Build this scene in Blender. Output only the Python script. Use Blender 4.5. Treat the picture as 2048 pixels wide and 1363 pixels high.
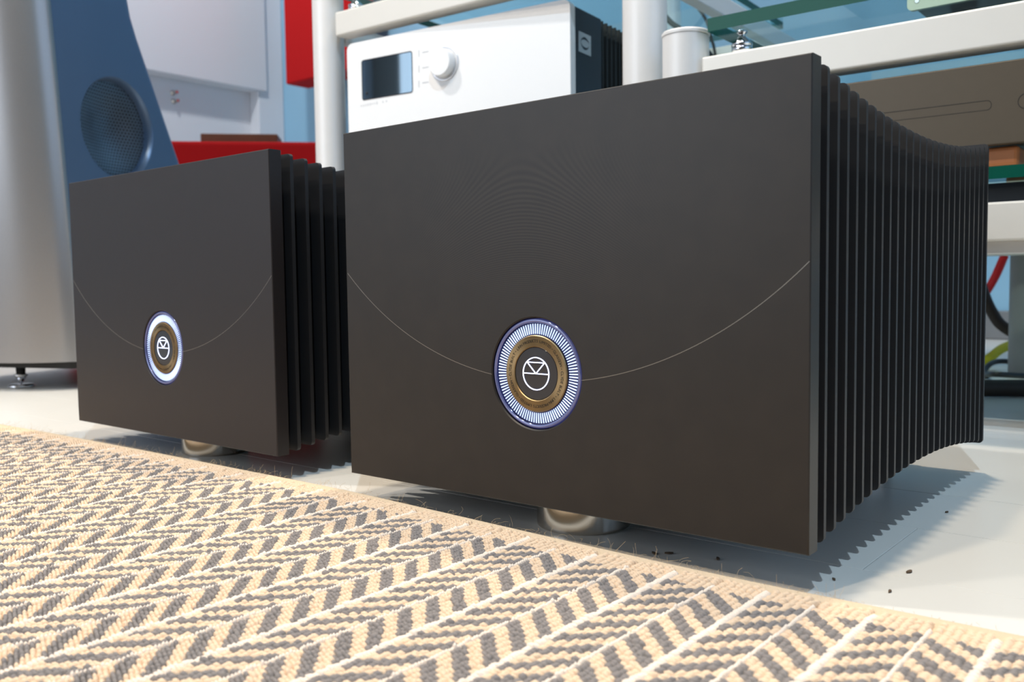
import bpy, bmesh, math, random
import numpy as np
from mathutils import Matrix, Vector
random.seed(7); rng = np.random.default_rng(7)
for o in list(bpy.data.objects): bpy.data.objects.remove(o)
sc = bpy.context.scene
C = sc.collection
PI = math.pi

# ------------------------------------------------------------------ camera
FZ = .022                                   # the floor is z = 0; calibration was made 22 mm higher
CAM = np.array([.172, -.4462, .1399 + FZ]); YAW, PITCH, ROLL, FPX = -.685, -.0629, -.0129, 1822.1
_f = np.array([math.sin(YAW)*math.cos(PITCH), math.cos(YAW)*math.cos(PITCH), math.sin(PITCH)])
_r = np.array([math.cos(YAW), -math.sin(YAW), 0.]); _u = np.cross(_r, _f)
_c, _s = math.cos(ROLL), math.sin(ROLL)
_r, _u = _c*_r + _s*_u, -_s*_r + _c*_u
cd = bpy.data.cameras.new('camera'); cam = bpy.data.objects.new('camera', cd); C.objects.link(cam)
cam.matrix_world = Matrix([[_r[0], _u[0], -_f[0], CAM[0]], [_r[1], _u[1], -_f[1], CAM[1]], [_r[2], _u[2], -_f[2], CAM[2]], [0, 0, 0, 1]])
cd.sensor_width = 36; cd.lens = 36*FPX/2048; cd.clip_start = .02; cd.clip_end = 50
cd.dof.use_dof = True; cd.dof.focus_distance = .60; cd.dof.aperture_fstop = 12.5
sc.camera = cam
def ray(u, v): return _r*(u-1024)/FPX + _u*(681.5-v)/FPX + _f
def onx(u, v, X): d = ray(u, v); return CAM + d*(X-CAM[0])/d[0]
def ony(u, v, Y): d = ray(u, v); return CAM + d*(Y-CAM[1])/d[1]
def onz(u, v, Z): d = ray(u, v); return CAM + d*(Z-CAM[2])/d[2]
def pix(P): d = np.array(P, float)-CAM; z = d@_f; return 1024+FPX*(d@_r)/z, 681.5-FPX*(d@_u)/z

# ------------------------------------------------------------------ light
w = bpy.data.worlds.new('world'); sc.world = w; w.use_nodes = True
w.node_tree.nodes['Background'].inputs[0].default_value = (.55, .72, 1, 1)
w.node_tree.nodes['Background'].inputs[1].default_value = 1.0
sc.view_settings.view_transform = 'Standard'; sc.view_settings.look = 'None'
sc.view_settings.exposure = 0.0; sc.view_settings.gamma = 1.0; sc.view_settings.use_curve_mapping = False
def light(name, typ, loc, target, power, color, size=.1, size_y=None, angle=None, blend=.4):
    l = bpy.data.lights.new(name, typ); o = bpy.data.objects.new(name, l); C.objects.link(o)
    o.location = loc; l.energy = power; l.color = color
    d = Vector(target) - Vector(loc); o.rotation_euler = d.to_track_quat('-Z', 'Y').to_euler()
    if typ == 'AREA':
        l.shape = 'RECTANGLE' if size_y else 'DISK'; l.size = size
        if size_y: l.size_y = size_y
    else:
        l.shadow_soft_size = size
        if typ == 'SPOT': l.spot_size = math.radians(angle); l.spot_blend = blend
    return o
WARM = (1, .79, .55); COOL = (.66, .83, 1)
# ceiling spotlights of the showroom, and added fill lamps
light('spot_cool', 'SPOT', (.45, -.80, 2.55), (0, .2, 0), 125, (.60, .81, 1), .018, angle=75)
light('spot_warm_overhead', 'SPOT', (-.17, .62, 2.55), (-.1, -.05, 0), 140, (1, .85, .66), .05, angle=60)
light('spot_warm_front', 'SPOT', (-.45, -1.55, 2.55), (-.35, -.1, .1), 106, (1, .82, .60), .05, angle=62)
light('spot_neutral_rack', 'SPOT', (-.9, -1.2, 2.55), (-.75, .6, .4), 50, (1, .93, .86), .06, angle=55)
light('fill_floor_left', 'SPOT', (-1.5, -.55, 2.55), (-1.15, 0, 0), 135, (1, .96, .91), .06, angle=60)  # added fill that brightens the floor at left
light('spot_back', 'SPOT', (.5, 1.75, 2.55), (-.1, .3, 0), 9, (.80, .90, 1), .03, angle=70)
light('fill_wall_left', 'SPOT', (-2.3, .9, 2.6), (-3.3, 1.9, .9), 95, (.94, .97, 1), .08, angle=95)  # added wash to brighten the white wall
light('fill_wall_back', 'SPOT', (-.85, 1.55, 2.62), (-.85, 2.2, 1.75), 70, (.94, .97, 1), .08, angle=75)  # added wash to brighten the blue wall behind the racks
# daylight through the shop window behind the camera and the one to the right
light('window_daylight_front', 'AREA', (-2.0, -2.88, 1.35), (-2.0, 0, 1.35), 30, (.88, .94, 1), 2.3, 1.9)
light('window_daylight_side', 'AREA', (2.42, .3, 1.45), (0, .3, 1.45), 8, (.45, .70, 1), 2.6, 1.8)

# ------------------------------------------------------------------ materials
def lin(c):
    return tuple(((x/255)/12.92 if x/255 <= .04045 else ((x/255+.055)/1.055)**2.4) for x in c) + (1,)
def mat(name, rgb, rough=.5, metal=0., spec=.5, noise=0, nscale=40, bump=0, emit=None, estr=0, coat=0):
    m = bpy.data.materials.new(name); m.use_nodes = True; nt = m.node_tree; b = nt.nodes['Principled BSDF']
    b.inputs['Base Color'].default_value = lin(rgb); b.inputs['Roughness'].default_value = rough
    b.inputs['Metallic'].default_value = metal; b.inputs['Specular IOR Level'].default_value = spec
    b.inputs['Coat Weight'].default_value = coat
    if emit: b.inputs['Emission Color'].default_value = lin(emit); b.inputs['Emission Strength'].default_value = estr
    if noise or bump:
        tc = nt.nodes.new('ShaderNodeTexCoord'); n = nt.nodes.new('ShaderNodeTexNoise')
        n.inputs['Scale'].default_value = nscale; n.inputs['Detail'].default_value = 4
        nt.links.new(tc.outputs['Object'], n.inputs['Vector'])
        if noise:
            mx = nt.nodes.new('ShaderNodeMix'); mx.data_type = 'RGBA'
            a = lin(rgb); mx.inputs['A'].default_value = tuple(x*(1-noise) for x in a[:3])+(1,)
            mx.inputs['B'].default_value = tuple(min(1, x*(1+noise)) for x in a[:3])+(1,)
            nt.links.new(n.outputs['Fac'], mx.inputs['Factor']); nt.links.new(mx.outputs['Result'], b.inputs['Base Color'])
        if bump:
            bp = nt.nodes.new('ShaderNodeBump'); bp.inputs['Strength'].default_value = bump; bp.inputs['Distance'].default_value = .001
            nt.links.new(n.outputs['Fac'], bp.inputs['Height']); nt.links.new(bp.outputs['Normal'], b.inputs['Normal'])
    return m
def nodes(m): return m.node_tree.nodes, m.node_tree.links, m.node_tree.nodes['Principled BSDF']
def math_node(nt, op, a, b=None, c=None):
    n = nt.nodes.new('ShaderNodeMath'); n.operation = op
    for i, x in enumerate((a, b, c)):
        if x is None: continue
        if isinstance(x, (int, float)): n.inputs[i].default_value = x
        else: nt.links.new(x, n.inputs[i])
    return n.outputs[0]

M = {}
M['panel2'] = mat('black_anodised', (38, 33, 33), .42, 0, .5, noise=.10, nscale=60, bump=.05)
M['fin'] = mat('black_fin', (38, 38, 40), .48, 0, .5, noise=.08, nscale=90)
M['core'] = mat('black_core', (18, 18, 19), .6)
M['arc'] = mat('arc_line', (150, 144, 134), .3, .8)
M['steel'] = mat('polished_steel', (205, 198, 188), .16, 1, noise=.04, nscale=30)
M['chrome'] = mat('chrome', (225, 225, 228), .08, 1)
M['bronze'] = mat('brushed_bronze', (150, 128, 94), .34, 1, noise=.08, nscale=200)
M['ink'] = mat('engraving_ink', (26, 20, 12), .6)
M['dialglass'] = mat('dial_glass', (52, 52, 56), .08, 0, .6)
M['dialrim'] = mat('dial_rim', (120, 125, 150), .08, .6, .7, emit=(120, 130, 255), estr=.10)
M['dialbase'] = mat('dial_base', (34, 40, 74), .3, 0, .5, emit=(110, 130, 230), estr=.05)
M['bar_led'] = mat('lit_bar', (200, 215, 255), .3, emit=(202, 220, 255), estr=.9)
M['logo'] = mat('lit_logo', (225, 230, 255), .3, emit=(205, 215, 255), estr=2.2)
M['floor'] = mat('white_painted_board', (226, 222, 214), .30, 0, .32, noise=.035, nscale=7, bump=.02)
M['groove'] = mat('floor_base', (150, 146, 140), .7)
M['blue'] = mat('blue_wall_paint', (150, 196, 222), .7, noise=.03, nscale=3)
M['wwall'] = mat('white_wall_paint', (228, 230, 234), .65, noise=.02, nscale=3)
M['ceil'] = mat('ceiling_paint', (160, 156, 150), .8)
M['fwall'] = mat('warm_grey_wall', (168, 160, 150), .7)
M['red'] = mat('red_fabric', (192, 22, 24), .9, 0, .2, noise=.12, nscale=400, bump=.3)
M['canvas'] = mat('white_panel', (226, 228, 232), .7)
M['silver'] = mat('silver_paint', (226, 224, 222), .36, .08, .5, noise=.02, nscale=60)
M['ivory'] = mat('satin_bar', (226, 222, 214), .42, .15, .5, noise=.015, nscale=40)
M['whiteamp'] = mat('white_enamel', (240, 240, 240), .35)
M['knob'] = mat('satin_knob', (225, 225, 228), .3, .5)
M['screen'] = mat('black_screen', (128, 148, 164), .03, 1)
M['dark'] = mat('dark_metal', (30, 34, 42), .4, .2)
M['black'] = mat('black_rubber', (20, 19, 18), .55)
M['print'] = mat('grey_print', (196, 198, 202), .6)
M['badge'] = mat('badge_plate', (190, 194, 198), .35, .5)
M['brown'] = mat('brown_anodised', (84, 74, 60), .42, .25, .5, noise=.04, nscale=80)
M['slot'] = mat('slot_shadow', (34, 29, 24), .6)
M['wood'] = mat('cherry_wood', (205, 128, 78), .5, noise=.22, nscale=25)
M['board'] = mat('brown_wood', (120, 70, 42), .55, noise=.3, nscale=18)
M['gedge'] = mat('glass_edge', (12, 78, 64), .06, 0, .2)
M['cab'] = mat('blue_tinted_silver', (88, 110, 138), .36, .5, .5, noise=.02, nscale=50)  # silver cabinet with the room's blue reflection put into its colour
M['baffle'] = mat('silver_baffle', (164, 163, 164), .34, .75, .5, noise=.05, nscale=500)
M['pale'] = mat('pale_faceplate', (216, 216, 190), .45, .2)
M['cred'] = mat('red_cable', (200, 18, 28), .45)
M['cyel'] = mat('yellow_cable', (196, 190, 20), .45)
M['cbrn'] = mat('brown_cable', (44, 32, 24), .6, noise=.4, nscale=900)
M['cblk'] = mat('black_cable', (16, 16, 17), .45)
M['rug_b'] = mat('beige_yarn', (226, 199, 170), .92, 0, .15, noise=.10, nscale=260, bump=.5)
M['rug_g'] = mat('grey_yarn', (138, 131, 127), .92, 0, .15, noise=.14, nscale=260, bump=.5)
M['rug_c'] = mat('cream_yarn', (236, 220, 204), .92, 0, .15, noise=.06, nscale=260, bump=.4)
M['fuzz'] = mat('jute_fuzz', (214, 186, 146), .9, 0, .1)
M['crumb'] = mat('dark_crumb', (92, 74, 56), .8)
M['shade'] = mat('shaded_grey', (128, 130, 132), .5)  # darker grey puts the shade behind the rack into post and baseboard
M['frame'] = mat('window_frame', (225, 225, 225), .5)

# grooved front panel: moire sheen of fine rings painted as tone, roughness slightly changed
def panel_material():
    m = mat('black_anodised_grooved', (46, 43, 41), .42, 0, .5); nt = m.node_tree; b = nt.nodes['Principled BSDF']
    tc = nt.nodes.new('ShaderNodeTexCoord'); sp = nt.nodes.new('ShaderNodeSeparateXYZ'); nt.links.new(tc.outputs['Object'], sp.inputs[0])
    X = math_node(nt, 'ADD', sp.outputs[0], .186); Z = math_node(nt, 'SUBTRACT', .228, sp.outputs[2])
    zz = math_node(nt, 'MULTIPLY', Z, Z); xx = math_node(nt, 'MULTIPLY', math_node(nt, 'MULTIPLY', X, X), -.55)
    ph = math_node(nt, 'MULTIPLY', math_node(nt, 'ADD', zz, xx), .5*2*PI*9200)
    s = math_node(nt, 'SINE', ph)
    zc = math_node(nt, 'ADD', sp.outputs[2], -.150)
    d2 = math_node(nt, 'ADD', math_node(nt, 'MULTIPLY', X, X), math_node(nt, 'MULTIPLY', zc, zc))
    fade = math_node(nt, 'EXPONENT', math_node(nt, 'MULTIPLY', d2, -1/(2*.052**2)))
    # painted rings lie inside the big engraved circle only
    ax = math_node(nt, 'ADD', sp.outputs[0], .1745); az = math_node(nt, 'SUBTRACT', sp.outputs[2], .3299)
    ar = math_node(nt, 'SQRT', math_node(nt, 'ADD', math_node(nt, 'MULTIPLY', ax, ax), math_node(nt, 'MULTIPLY', az, az)))
    ins = math_node(nt, 'LESS_THAN', ar, .2505)
    up = nt.nodes.new('ShaderNodeClamp'); nt.links.new(math_node(nt, 'MULTIPLY', Z, 45), up.inputs[0]); fade = math_node(nt, 'MULTIPLY', fade, up.outputs[0])
    h = math_node(nt, 'MULTIPLY', math_node(nt, 'MULTIPLY', s, fade), ins)
    n = nt.nodes.new('ShaderNodeTexNoise'); n.inputs['Scale'].default_value = 55; n.inputs['Detail'].default_value = 5
    nt.links.new(tc.outputs['Object'], n.inputs['Vector'])
    f = math_node(nt, 'ADD', math_node(nt, 'MULTIPLY', h, .95), n.outputs['Fac'])
    mx = nt.nodes.new('ShaderNodeMix'); mx.data_type = 'RGBA'
    mx.inputs['A'].default_value = lin((28, 24, 20)); mx.inputs['B'].default_value = lin((44, 38, 32))
    nt.links.new(f, mx.inputs['Factor']); nt.links.new(mx.outputs['Result'], b.inputs['Base Color'])
    rg = math_node(nt, 'ADD', math_node(nt, 'MULTIPLY', ins, .03), .40); nt.links.new(rg, b.inputs['Roughness'])
    return m
M['panel'] = panel_material()
def brush(m, an):
    nt = m.node_tree; b = nt.nodes['Principled BSDF']; b.inputs['Anisotropic'].default_value = an
    tc = nt.nodes.new('ShaderNodeTexCoord'); mp = nt.nodes.new('ShaderNodeVectorMath'); mp.operation = 'SUBTRACT'; mp.inputs[1].default_value = (-.1743, 0, .0837)
    nt.links.new(tc.outputs['Object'], mp.inputs[0]); cr = nt.nodes.new('ShaderNodeVectorMath'); cr.operation = 'CROSS_PRODUCT'; cr.inputs[1].default_value = (0, 1, 0)
    nt.links.new(mp.outputs[0], cr.inputs[0]); vt = nt.nodes.new('ShaderNodeVectorTransform'); vt.vector_type = 'VECTOR'; vt.convert_from = 'OBJECT'; vt.convert_to = 'WORLD'
    nt.links.new(cr.outputs[0], vt.inputs[0]); nm = nt.nodes.new('ShaderNodeVectorMath'); nm.operation = 'NORMALIZE'; nt.links.new(vt.outputs[0], nm.inputs[0])
    nt.links.new(nm.outputs[0], b.inputs['Tangent'])
brush(M['bronze'], .85)

def glass_material():
    m = bpy.data.materials.new('clear_glass'); m.use_nodes = True; nt = m.node_tree; nt.nodes.remove(nt.nodes['Principled BSDF'])
    t = nt.nodes.new('ShaderNodeBsdfTransparent'); t.inputs[0].default_value = (.86, .96, .97, 1)
    g = nt.nodes.new('ShaderNodeBsdfGlossy'); g.inputs['Roughness'].default_value = .02; g.inputs[0].default_value = (.85, 1, 1, 1)
    fr = nt.nodes.new('ShaderNodeFresnel'); fr.inputs[0].default_value = 1.22
    mx = nt.nodes.new('ShaderNodeMixShader'); ge = nt.nodes.new('ShaderNodeNewGeometry'); nt.links.new(math_node(nt, 'MULTIPLY', fr.outputs[0], math_node(nt, 'SUBTRACT', 1, ge.outputs['Backfacing'])), mx.inputs[0]); nt.links.new(t.outputs[0], mx.inputs[1]); nt.links.new(g.outputs[0], mx.inputs[2])
    nt.links.new(mx.outputs[0], nt.nodes['Material Output'].inputs[0]); return m
M['glass'] = glass_material()

def mesh_material():                        # perforated metal of the woofer grille
    m = mat('perforated_grille', (86, 100, 118), .35, .7); nt = m.node_tree; b = nt.nodes['Principled BSDF']
    tc = nt.nodes.new('ShaderNodeTexCoord'); sp = nt.nodes.new('ShaderNodeSeparateXYZ'); nt.links.new(tc.outputs['Object'], sp.inputs[0])
    k = 2*PI/.0062
    a = math_node(nt, 'MULTIPLY', sp.outputs[0], k); c = math_node(nt, 'MULTIPLY', sp.outputs[2], k*.5774)
    p1 = math_node(nt, 'COSINE', math_node(nt, 'ADD', a, c)); p2 = math_node(nt, 'COSINE', math_node(nt, 'SUBTRACT', a, c))
    p3 = math_node(nt, 'COSINE', math_node(nt, 'MULTIPLY', c, 2))
    s = math_node(nt, 'ADD', math_node(nt, 'ADD', p1, p2), p3)
    hole = math_node(nt, 'GREATER_THAN', s, .35)
    mx = nt.nodes.new('ShaderNodeMix'); mx.data_type = 'RGBA'; mx.inputs['A'].default_value = lin((104, 116, 130)); mx.inputs['B'].default_value = lin((8, 10, 14))
    nt.links.new(hole, mx.inputs['Factor']); nt.links.new(mx.outputs['Result'], b.inputs['Base Color'])
    nt.links.new(math_node(nt, 'SUBTRACT', .75, math_node(nt, 'MULTIPLY', hole, .75)), b.inputs['Metallic']); return m
M['grille'] = mesh_material()

# ------------------------------------------------------------------ mesh helpers
class MB:
    def __init__(s): s.v = []; s.f = []; s.m = []; s.sm = []
    def add(s, vs, fs, mi=0, smooth=False):
        o = len(s.v); s.v += [tuple(map(float, p)) for p in vs]; s.f += [tuple(i+o for i in f) for f in fs]
        s.m += [mi]*len(fs); s.sm += [smooth]*len(fs); return s
    def box(s, x0, x1, y0, y1, z0, z1, b=0, mi=0):
        if b <= 0:
            vs = [(x, y, z) for z in (z0, z1) for y in (y0, y1) for x in (x0, x1)]
            return s.add(vs, [(0, 2, 3, 1), (4, 5, 7, 6), (0, 1, 5, 4), (2, 6, 7, 3), (0, 4, 6, 2), (1, 3, 7, 5)], mi)
        bm = bmesh.new(); bmesh.ops.create_cube(bm, size=1)
        for v in bm.verts: v.co = Vector(((x0+x1)/2+v.co.x*(x1-x0), (y0+y1)/2+v.co.y*(y1-y0), (z0+z1)/2+v.co.z*(z1-z0)))
        bmesh.ops.bevel(bm, geom=bm.edges[:], offset=b, segments=3, profile=.5, affect='EDGES')
        bm.verts.index_update(); s.add([v.co[:] for v in bm.verts], [[v.index for v in f.verts] for f in bm.faces], mi, False); bm.free(); return s
    def prism(s, poly, axis, a0, a1, mi=0, smooth=False):
        # poly: 2D outline (counter-clockwise), extruded along axis from a0 to a1
        def P(p, t): return {'x': (t, p[0], p[1]), 'y': (p[0], t, p[1]), 'z': (p[0], p[1], t)}[axis]
        n = len(poly); vs = [P(p, a0) for p in poly] + [P(p, a1) for p in poly]
        fs = [(i, (i+1) % n, n+(i+1) % n, n+i) for i in range(n)]
        s.add(vs, fs, mi, smooth); s.add(vs, [tuple(range(n))[::-1], tuple(range(n, 2*n))], mi); return s
    def lathe(s, prof, center=(0, 0, 0), axis='z', n=40, mi=0, smooth=True, cap=True, crease=False):
        if crease:
            for p, q in zip(prof[:-1], prof[1:]): s.lathe([p, q], center, axis, n, mi, smooth, False)
            if cap:
                for p in (prof[0], prof[-1]):
                    if p[0] > 1e-6: s.lathe([p, (1e-5, p[1])], center, axis, n, mi, False, False)
            return s
        vs = []; fs = []
        for r, t in prof:
            for k in range(n):
                a = 2*PI*k/n; c, d = r*math.cos(a), r*math.sin(a)
                p = {'z': (c, d, t), 'y': (c, t, d), 'x': (t, c, d)}[axis]
                vs.append((center[0]+p[0], center[1]+p[1], center[2]+p[2]))
        for i in range(len(prof)-1):
            for k in range(n): fs.append((i*n+k, i*n+(k+1) % n, (i+1)*n+(k+1) % n, (i+1)*n+k))
        o = len(s.v); s.add(vs, fs, mi, smooth)
        if cap:
            for i in (0, len(prof)-1):
                if prof[i][0] > 1e-6: s.f.append(tuple(o+i*n+k for k in range(n))); s.m.append(mi); s.sm.append(False)
        return s
    def tube(s, pts, r, n=10, mi=0):
        pts = [Vector(p) for p in pts]; vs = []; fs = []
        for i, p in enumerate(pts):
            t = (pts[min(i+1, len(pts)-1)]-pts[max(i-1, 0)]).normalized()
            a = t.cross(Vector((0, 0, 1)) if abs(t.z) < .9 else Vector((1, 0, 0))).normalized(); b = t.cross(a)
            for k in range(n): vs.append(p+(a*math.cos(2*PI*k/n)+b*math.sin(2*PI*k/n))*r)
        for i in range(len(pts)-1):
            for k in range(n): fs.append((i*n+k, i*n+(k+1) % n, (i+1)*n+(k+1) % n, (i+1)*n+k))
        s.add(vs, fs, mi, True); s.add(vs, [tuple(range(n)), tuple(range((len(pts)-1)*n, len(pts)*n))], mi); return s
    def mesh(s, name, mats):
        me = bpy.data.meshes.new(name); me.from_pydata(s.v, [], s.f)
        for m in (mats if isinstance(mats, (list, tuple)) else [mats]): me.materials.append(M[m])
        me.polygons.foreach_set('material_index', s.m); me.polygons.foreach_set('use_smooth', s.sm)
        bm = bmesh.new(); bm.from_mesh(me); bmesh.ops.recalc_face_normals(bm, faces=bm.faces[:]); bm.to_mesh(me); bm.free()
        me.update(); return me
    def obj(s, name, mats, parent=None, loc=None, rz=None):
        return link(name, s.mesh(name, mats), parent, loc, rz)
def link(name, me, parent=None, loc=None, rz=None):
    o = bpy.data.objects.new(name, me); C.objects.link(o)
    if parent: o.parent = parent
    if loc is not None: o.location = loc
    if rz is not None: o.rotation_euler = (0, 0, rz)
    return o
def tag(o, label, cat, group=None):
    o['label'] = label; o['category'] = cat
    if group: o['group'] = group
    return o
def thing(name, label, cat, loc=(0, 0, 0), rz=0, group=None):
    o = bpy.data.objects.new(name, None); C.objects.link(o); o.empty_display_size = .05
    o.location = loc; o.rotation_euler = (0, 0, rz); return tag(o, label, cat, group)
def struct(o): o['kind'] = 'structure'; return o
def copy_tree(o, parent=None):
    c = o.copy(); C.objects.link(c); c.parent = parent
    for ch in list(o.children): copy_tree(ch, c)
    return c
def spline(pts, n=12):
    P = [Vector(p) for p in pts]; P = [P[0]*2-P[1]] + P + [P[-1]*2-P[-2]]; out = []
    for i in range(1, len(P)-2):
        for k in range(n):
            t = k/n; a, b, c, d = P[i-1:i+3]
            out.append(.5*((2*b)+(c-a)*t+(2*a-5*b+4*c-d)*t*t+(3*b-a-3*c+d)*t**3))
    out.append(P[-2]); return out
def rrect(x0, x1, z0, z1, r, n=6):
    out = []
    for cx, cz, a0 in ((x1-r, z1-r, 0), (x0+r, z1-r, 90), (x0+r, z0+r, 180), (x1-r, z0+r, 270)):
        for k in range(n+1):
            a = math.radians(a0+90*k/n); out.append((cx+r*math.cos(a), cz+r*math.sin(a)))
    return out

# ------------------------------------------------------------------ the room
XL, XR, YF, YB, ZC = -3.4, 2.5, -2.95, 2.2, 2.75
fl = struct(MB().box(XL-.1, XR+.1, YF-.1, YB+.1, -.12, -.008).obj('floor', 'groove'))
PW = .107; y = .064 - 33*PW; row = -33
while y < YB:
    y0, y1 = max(y, YF), min(y+PW, YB)
    joint = {0: .006, -1: -1.005}.get(row, random.uniform(-.6, .6))
    xs = [XL] + [joint+1.2*k for k in range(-4, 5) if XL+.05 < joint+1.2*k < XR-.05] + [XR]
    if y1-y0 > .01:
        for a, b in zip(xs[:-1], xs[1:]):
            g = .0002; d = random.uniform(-.0001, .0001)
            MB().add([(a+g, y0+g, d-.008), (b-g, y0+g, d-.008), (b-g, y1-g, d-.008), (a+g, y1-g, d-.008),
                      (a+g, y0+g, d-.0004), (b-g, y0+g, d-.0004), (b-g, y1-g, d-.0004), (a+g, y1-g, d-.0004),
                      (a+g*2.2, y0+g*2.2, d), (b-g*2.2, y0+g*2.2, d), (b-g*2.2, y1-g*2.2, d), (a+g*2.2, y1-g*2.2, d)],
                     [(0, 1, 5, 4), (1, 2, 6, 5), (2, 3, 7, 6), (3, 0, 4, 7), (4, 5, 9, 8), (5, 6, 10, 9), (6, 7, 11, 10), (7, 4, 8, 11), (8, 9, 10, 11)]
                     ).obj('floor_board', 'floor', fl)
    y += PW; row += 1
wb = struct(MB().box(XL-.1, XR+.1, YB, YB+.1, 0, ZC).obj('wall_back', 'blue'))
wl = struct(MB().box(XL-.1, XL, YF, YB, 0, ZC).obj('wall_left', 'wwall'))
def wall_hole(name, horiz, at, lo, hi, a0, a1, z0, z1, m):
    b = MB()
    for (p0, p1, q0, q1) in ((lo, a0, 0, ZC), (a1, hi, 0, ZC), (a0, a1, 0, z0), (a0, a1, z1, ZC)):
        if horiz: b.box(p0, p1, at[0], at[1], q0, q1)
        else: b.box(at[0], at[1], p0, p1, q0, q1)
    return struct(b.obj(name, m))
wall_hole('wall_front', True, (YF-.1, YF), XL-.1, XR+.1, -3.15, -.85, .4, 2.3, 'fwall')
wall_hole('wall_right', False, (XR, XR+.1), YF, YB, -1.0, 1.6, .55, 2.35, 'blue')
struct(MB().box(XL-.1, XR+.1, YF-.1, YB+.1, ZC, ZC+.1).obj('ceiling', 'ceil'))
for nm, hz in (('window_1', True), ('window_2', False)):
    b = MB(); lo, hi, z0, z1 = (-3.15, -.85, .4, 2.3) if hz else (-1.0, 1.6, .55, 2.35)
    mid = (lo+hi)/2
    for p0, p1, q0, q1 in ((lo, hi, z0, z0+.05), (lo, hi, z1-.05, z1), (lo, lo+.05, z0, z1), (hi-.05, hi, z0, z1), (mid-.025, mid+.025, z0, z1)):
        if hz: b.box(p0, p1, YF-.09, YF-.03, q0, q1)
        else: b.box(XR+.03, XR+.09, p0, p1, q0, q1)
    struct(b.obj(nm, 'frame'))
struct(MB().box(XL+.001, XR-.001, YB-.014, YB, .001, .075, .003).obj('baseboard_back', 'shade'))
struct(MB().box(XL, XL+.014, YF+.001, YB-.015, .001, .075, .003).obj('baseboard_left', 'wwall'))
# pale pilaster in the room corner
p = ony(521, 200, YB-.05)
struct(MB().box(XL+.001, XL+.07, onx(518, 230, XL+.07)[1], YB-.001, .001, ZC-.001, .004).obj('trim_1', 'wwall'))

# white wall panel on the left wall
a_ = onx(316, 143, XL+.09); b_ = onx(535, 183, XL+.09)
tag(MB().box(XL+.001, XL+.09, a_[1]-.9, b_[1], (a_[2]+b_[2])/2, 2.3, .004).obj('acoustic_panel', 'canvas'), 'large white flat acoustic panel mounted on the white wall', 'wall panel')
for k, (u, v) in enumerate(((345, 186), (347, 203))):
    q = onx(u, v, XL)
    t = MB(); t.lathe([(.010, 0), (.010, .004), (.004, .006), (.004, .03), (.007, .031), (.006, .036)], (XL, q[1], q[2]), 'x', 12)
    tag(t.obj('wall_screw', 'steel'), ('upper' if k == 0 else 'lower')+' of two small screws in the white wall under the white panel', 'screw', 'screws in the white wall')
# red acoustic panel on the back wall
q0 = ony(571, 169, YB-.22); q1 = ony(706, 140, YB-.22)
tag(MB().box(q0[0], q1[0], YB-.22, YB-.10, q0[2], 2.4, .008).obj('acoustic_panel', 'red'), 'tall red fabric acoustic panel hanging on the blue wall', 'wall panel')
MBx = MB()
bracket = MB().box(q0[0]+.15, q1[0]-.15, YB-.10, YB-.001, q0[2]+.3, q0[2]+.36)
bk = bracket.obj('mounting_rail', 'dark'); bk.parent = [o for o in C.objects if o.name.startswith('acoustic_panel')][-1]
# red upholstered block standing across the corner, with a wooden board on it
c0 = ony(366, 281, 1.05); c1 = np.array([c0[0]+.98*math.cos(math.radians(46.8)), c0[1]+.98*math.sin(math.radians(46.8))])
ts = np.linspace(-.6, 2.2, 1400); us = np.array([pix((c0[0]+t_*math.cos(math.radians(46.8)), c0[1]+t_*math.sin(math.radians(46.8)), c0[2]))[0] for t_ in ts])
tu = lambda u: float(np.interp(u, us, ts))
t = MB().box(-.35, tu(672), 0, .16, .0, c0[2]-.0, .012)
tag(t.obj('upholstered_block', 'red', None, (c0[0], c0[1], 0), math.radians(46.8)), 'low red fabric block standing behind the grey loudspeaker', 'fabric block')
t = MB().box(tu(397), tu(553), .03, .14, 0, .026, .003)
tag(t.obj('wooden_board', 'board', None, (c0[0], c0[1], c0[2]+.0005), math.radians(46.8)), 'brown wooden board lying on the red fabric block', 'board')

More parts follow.
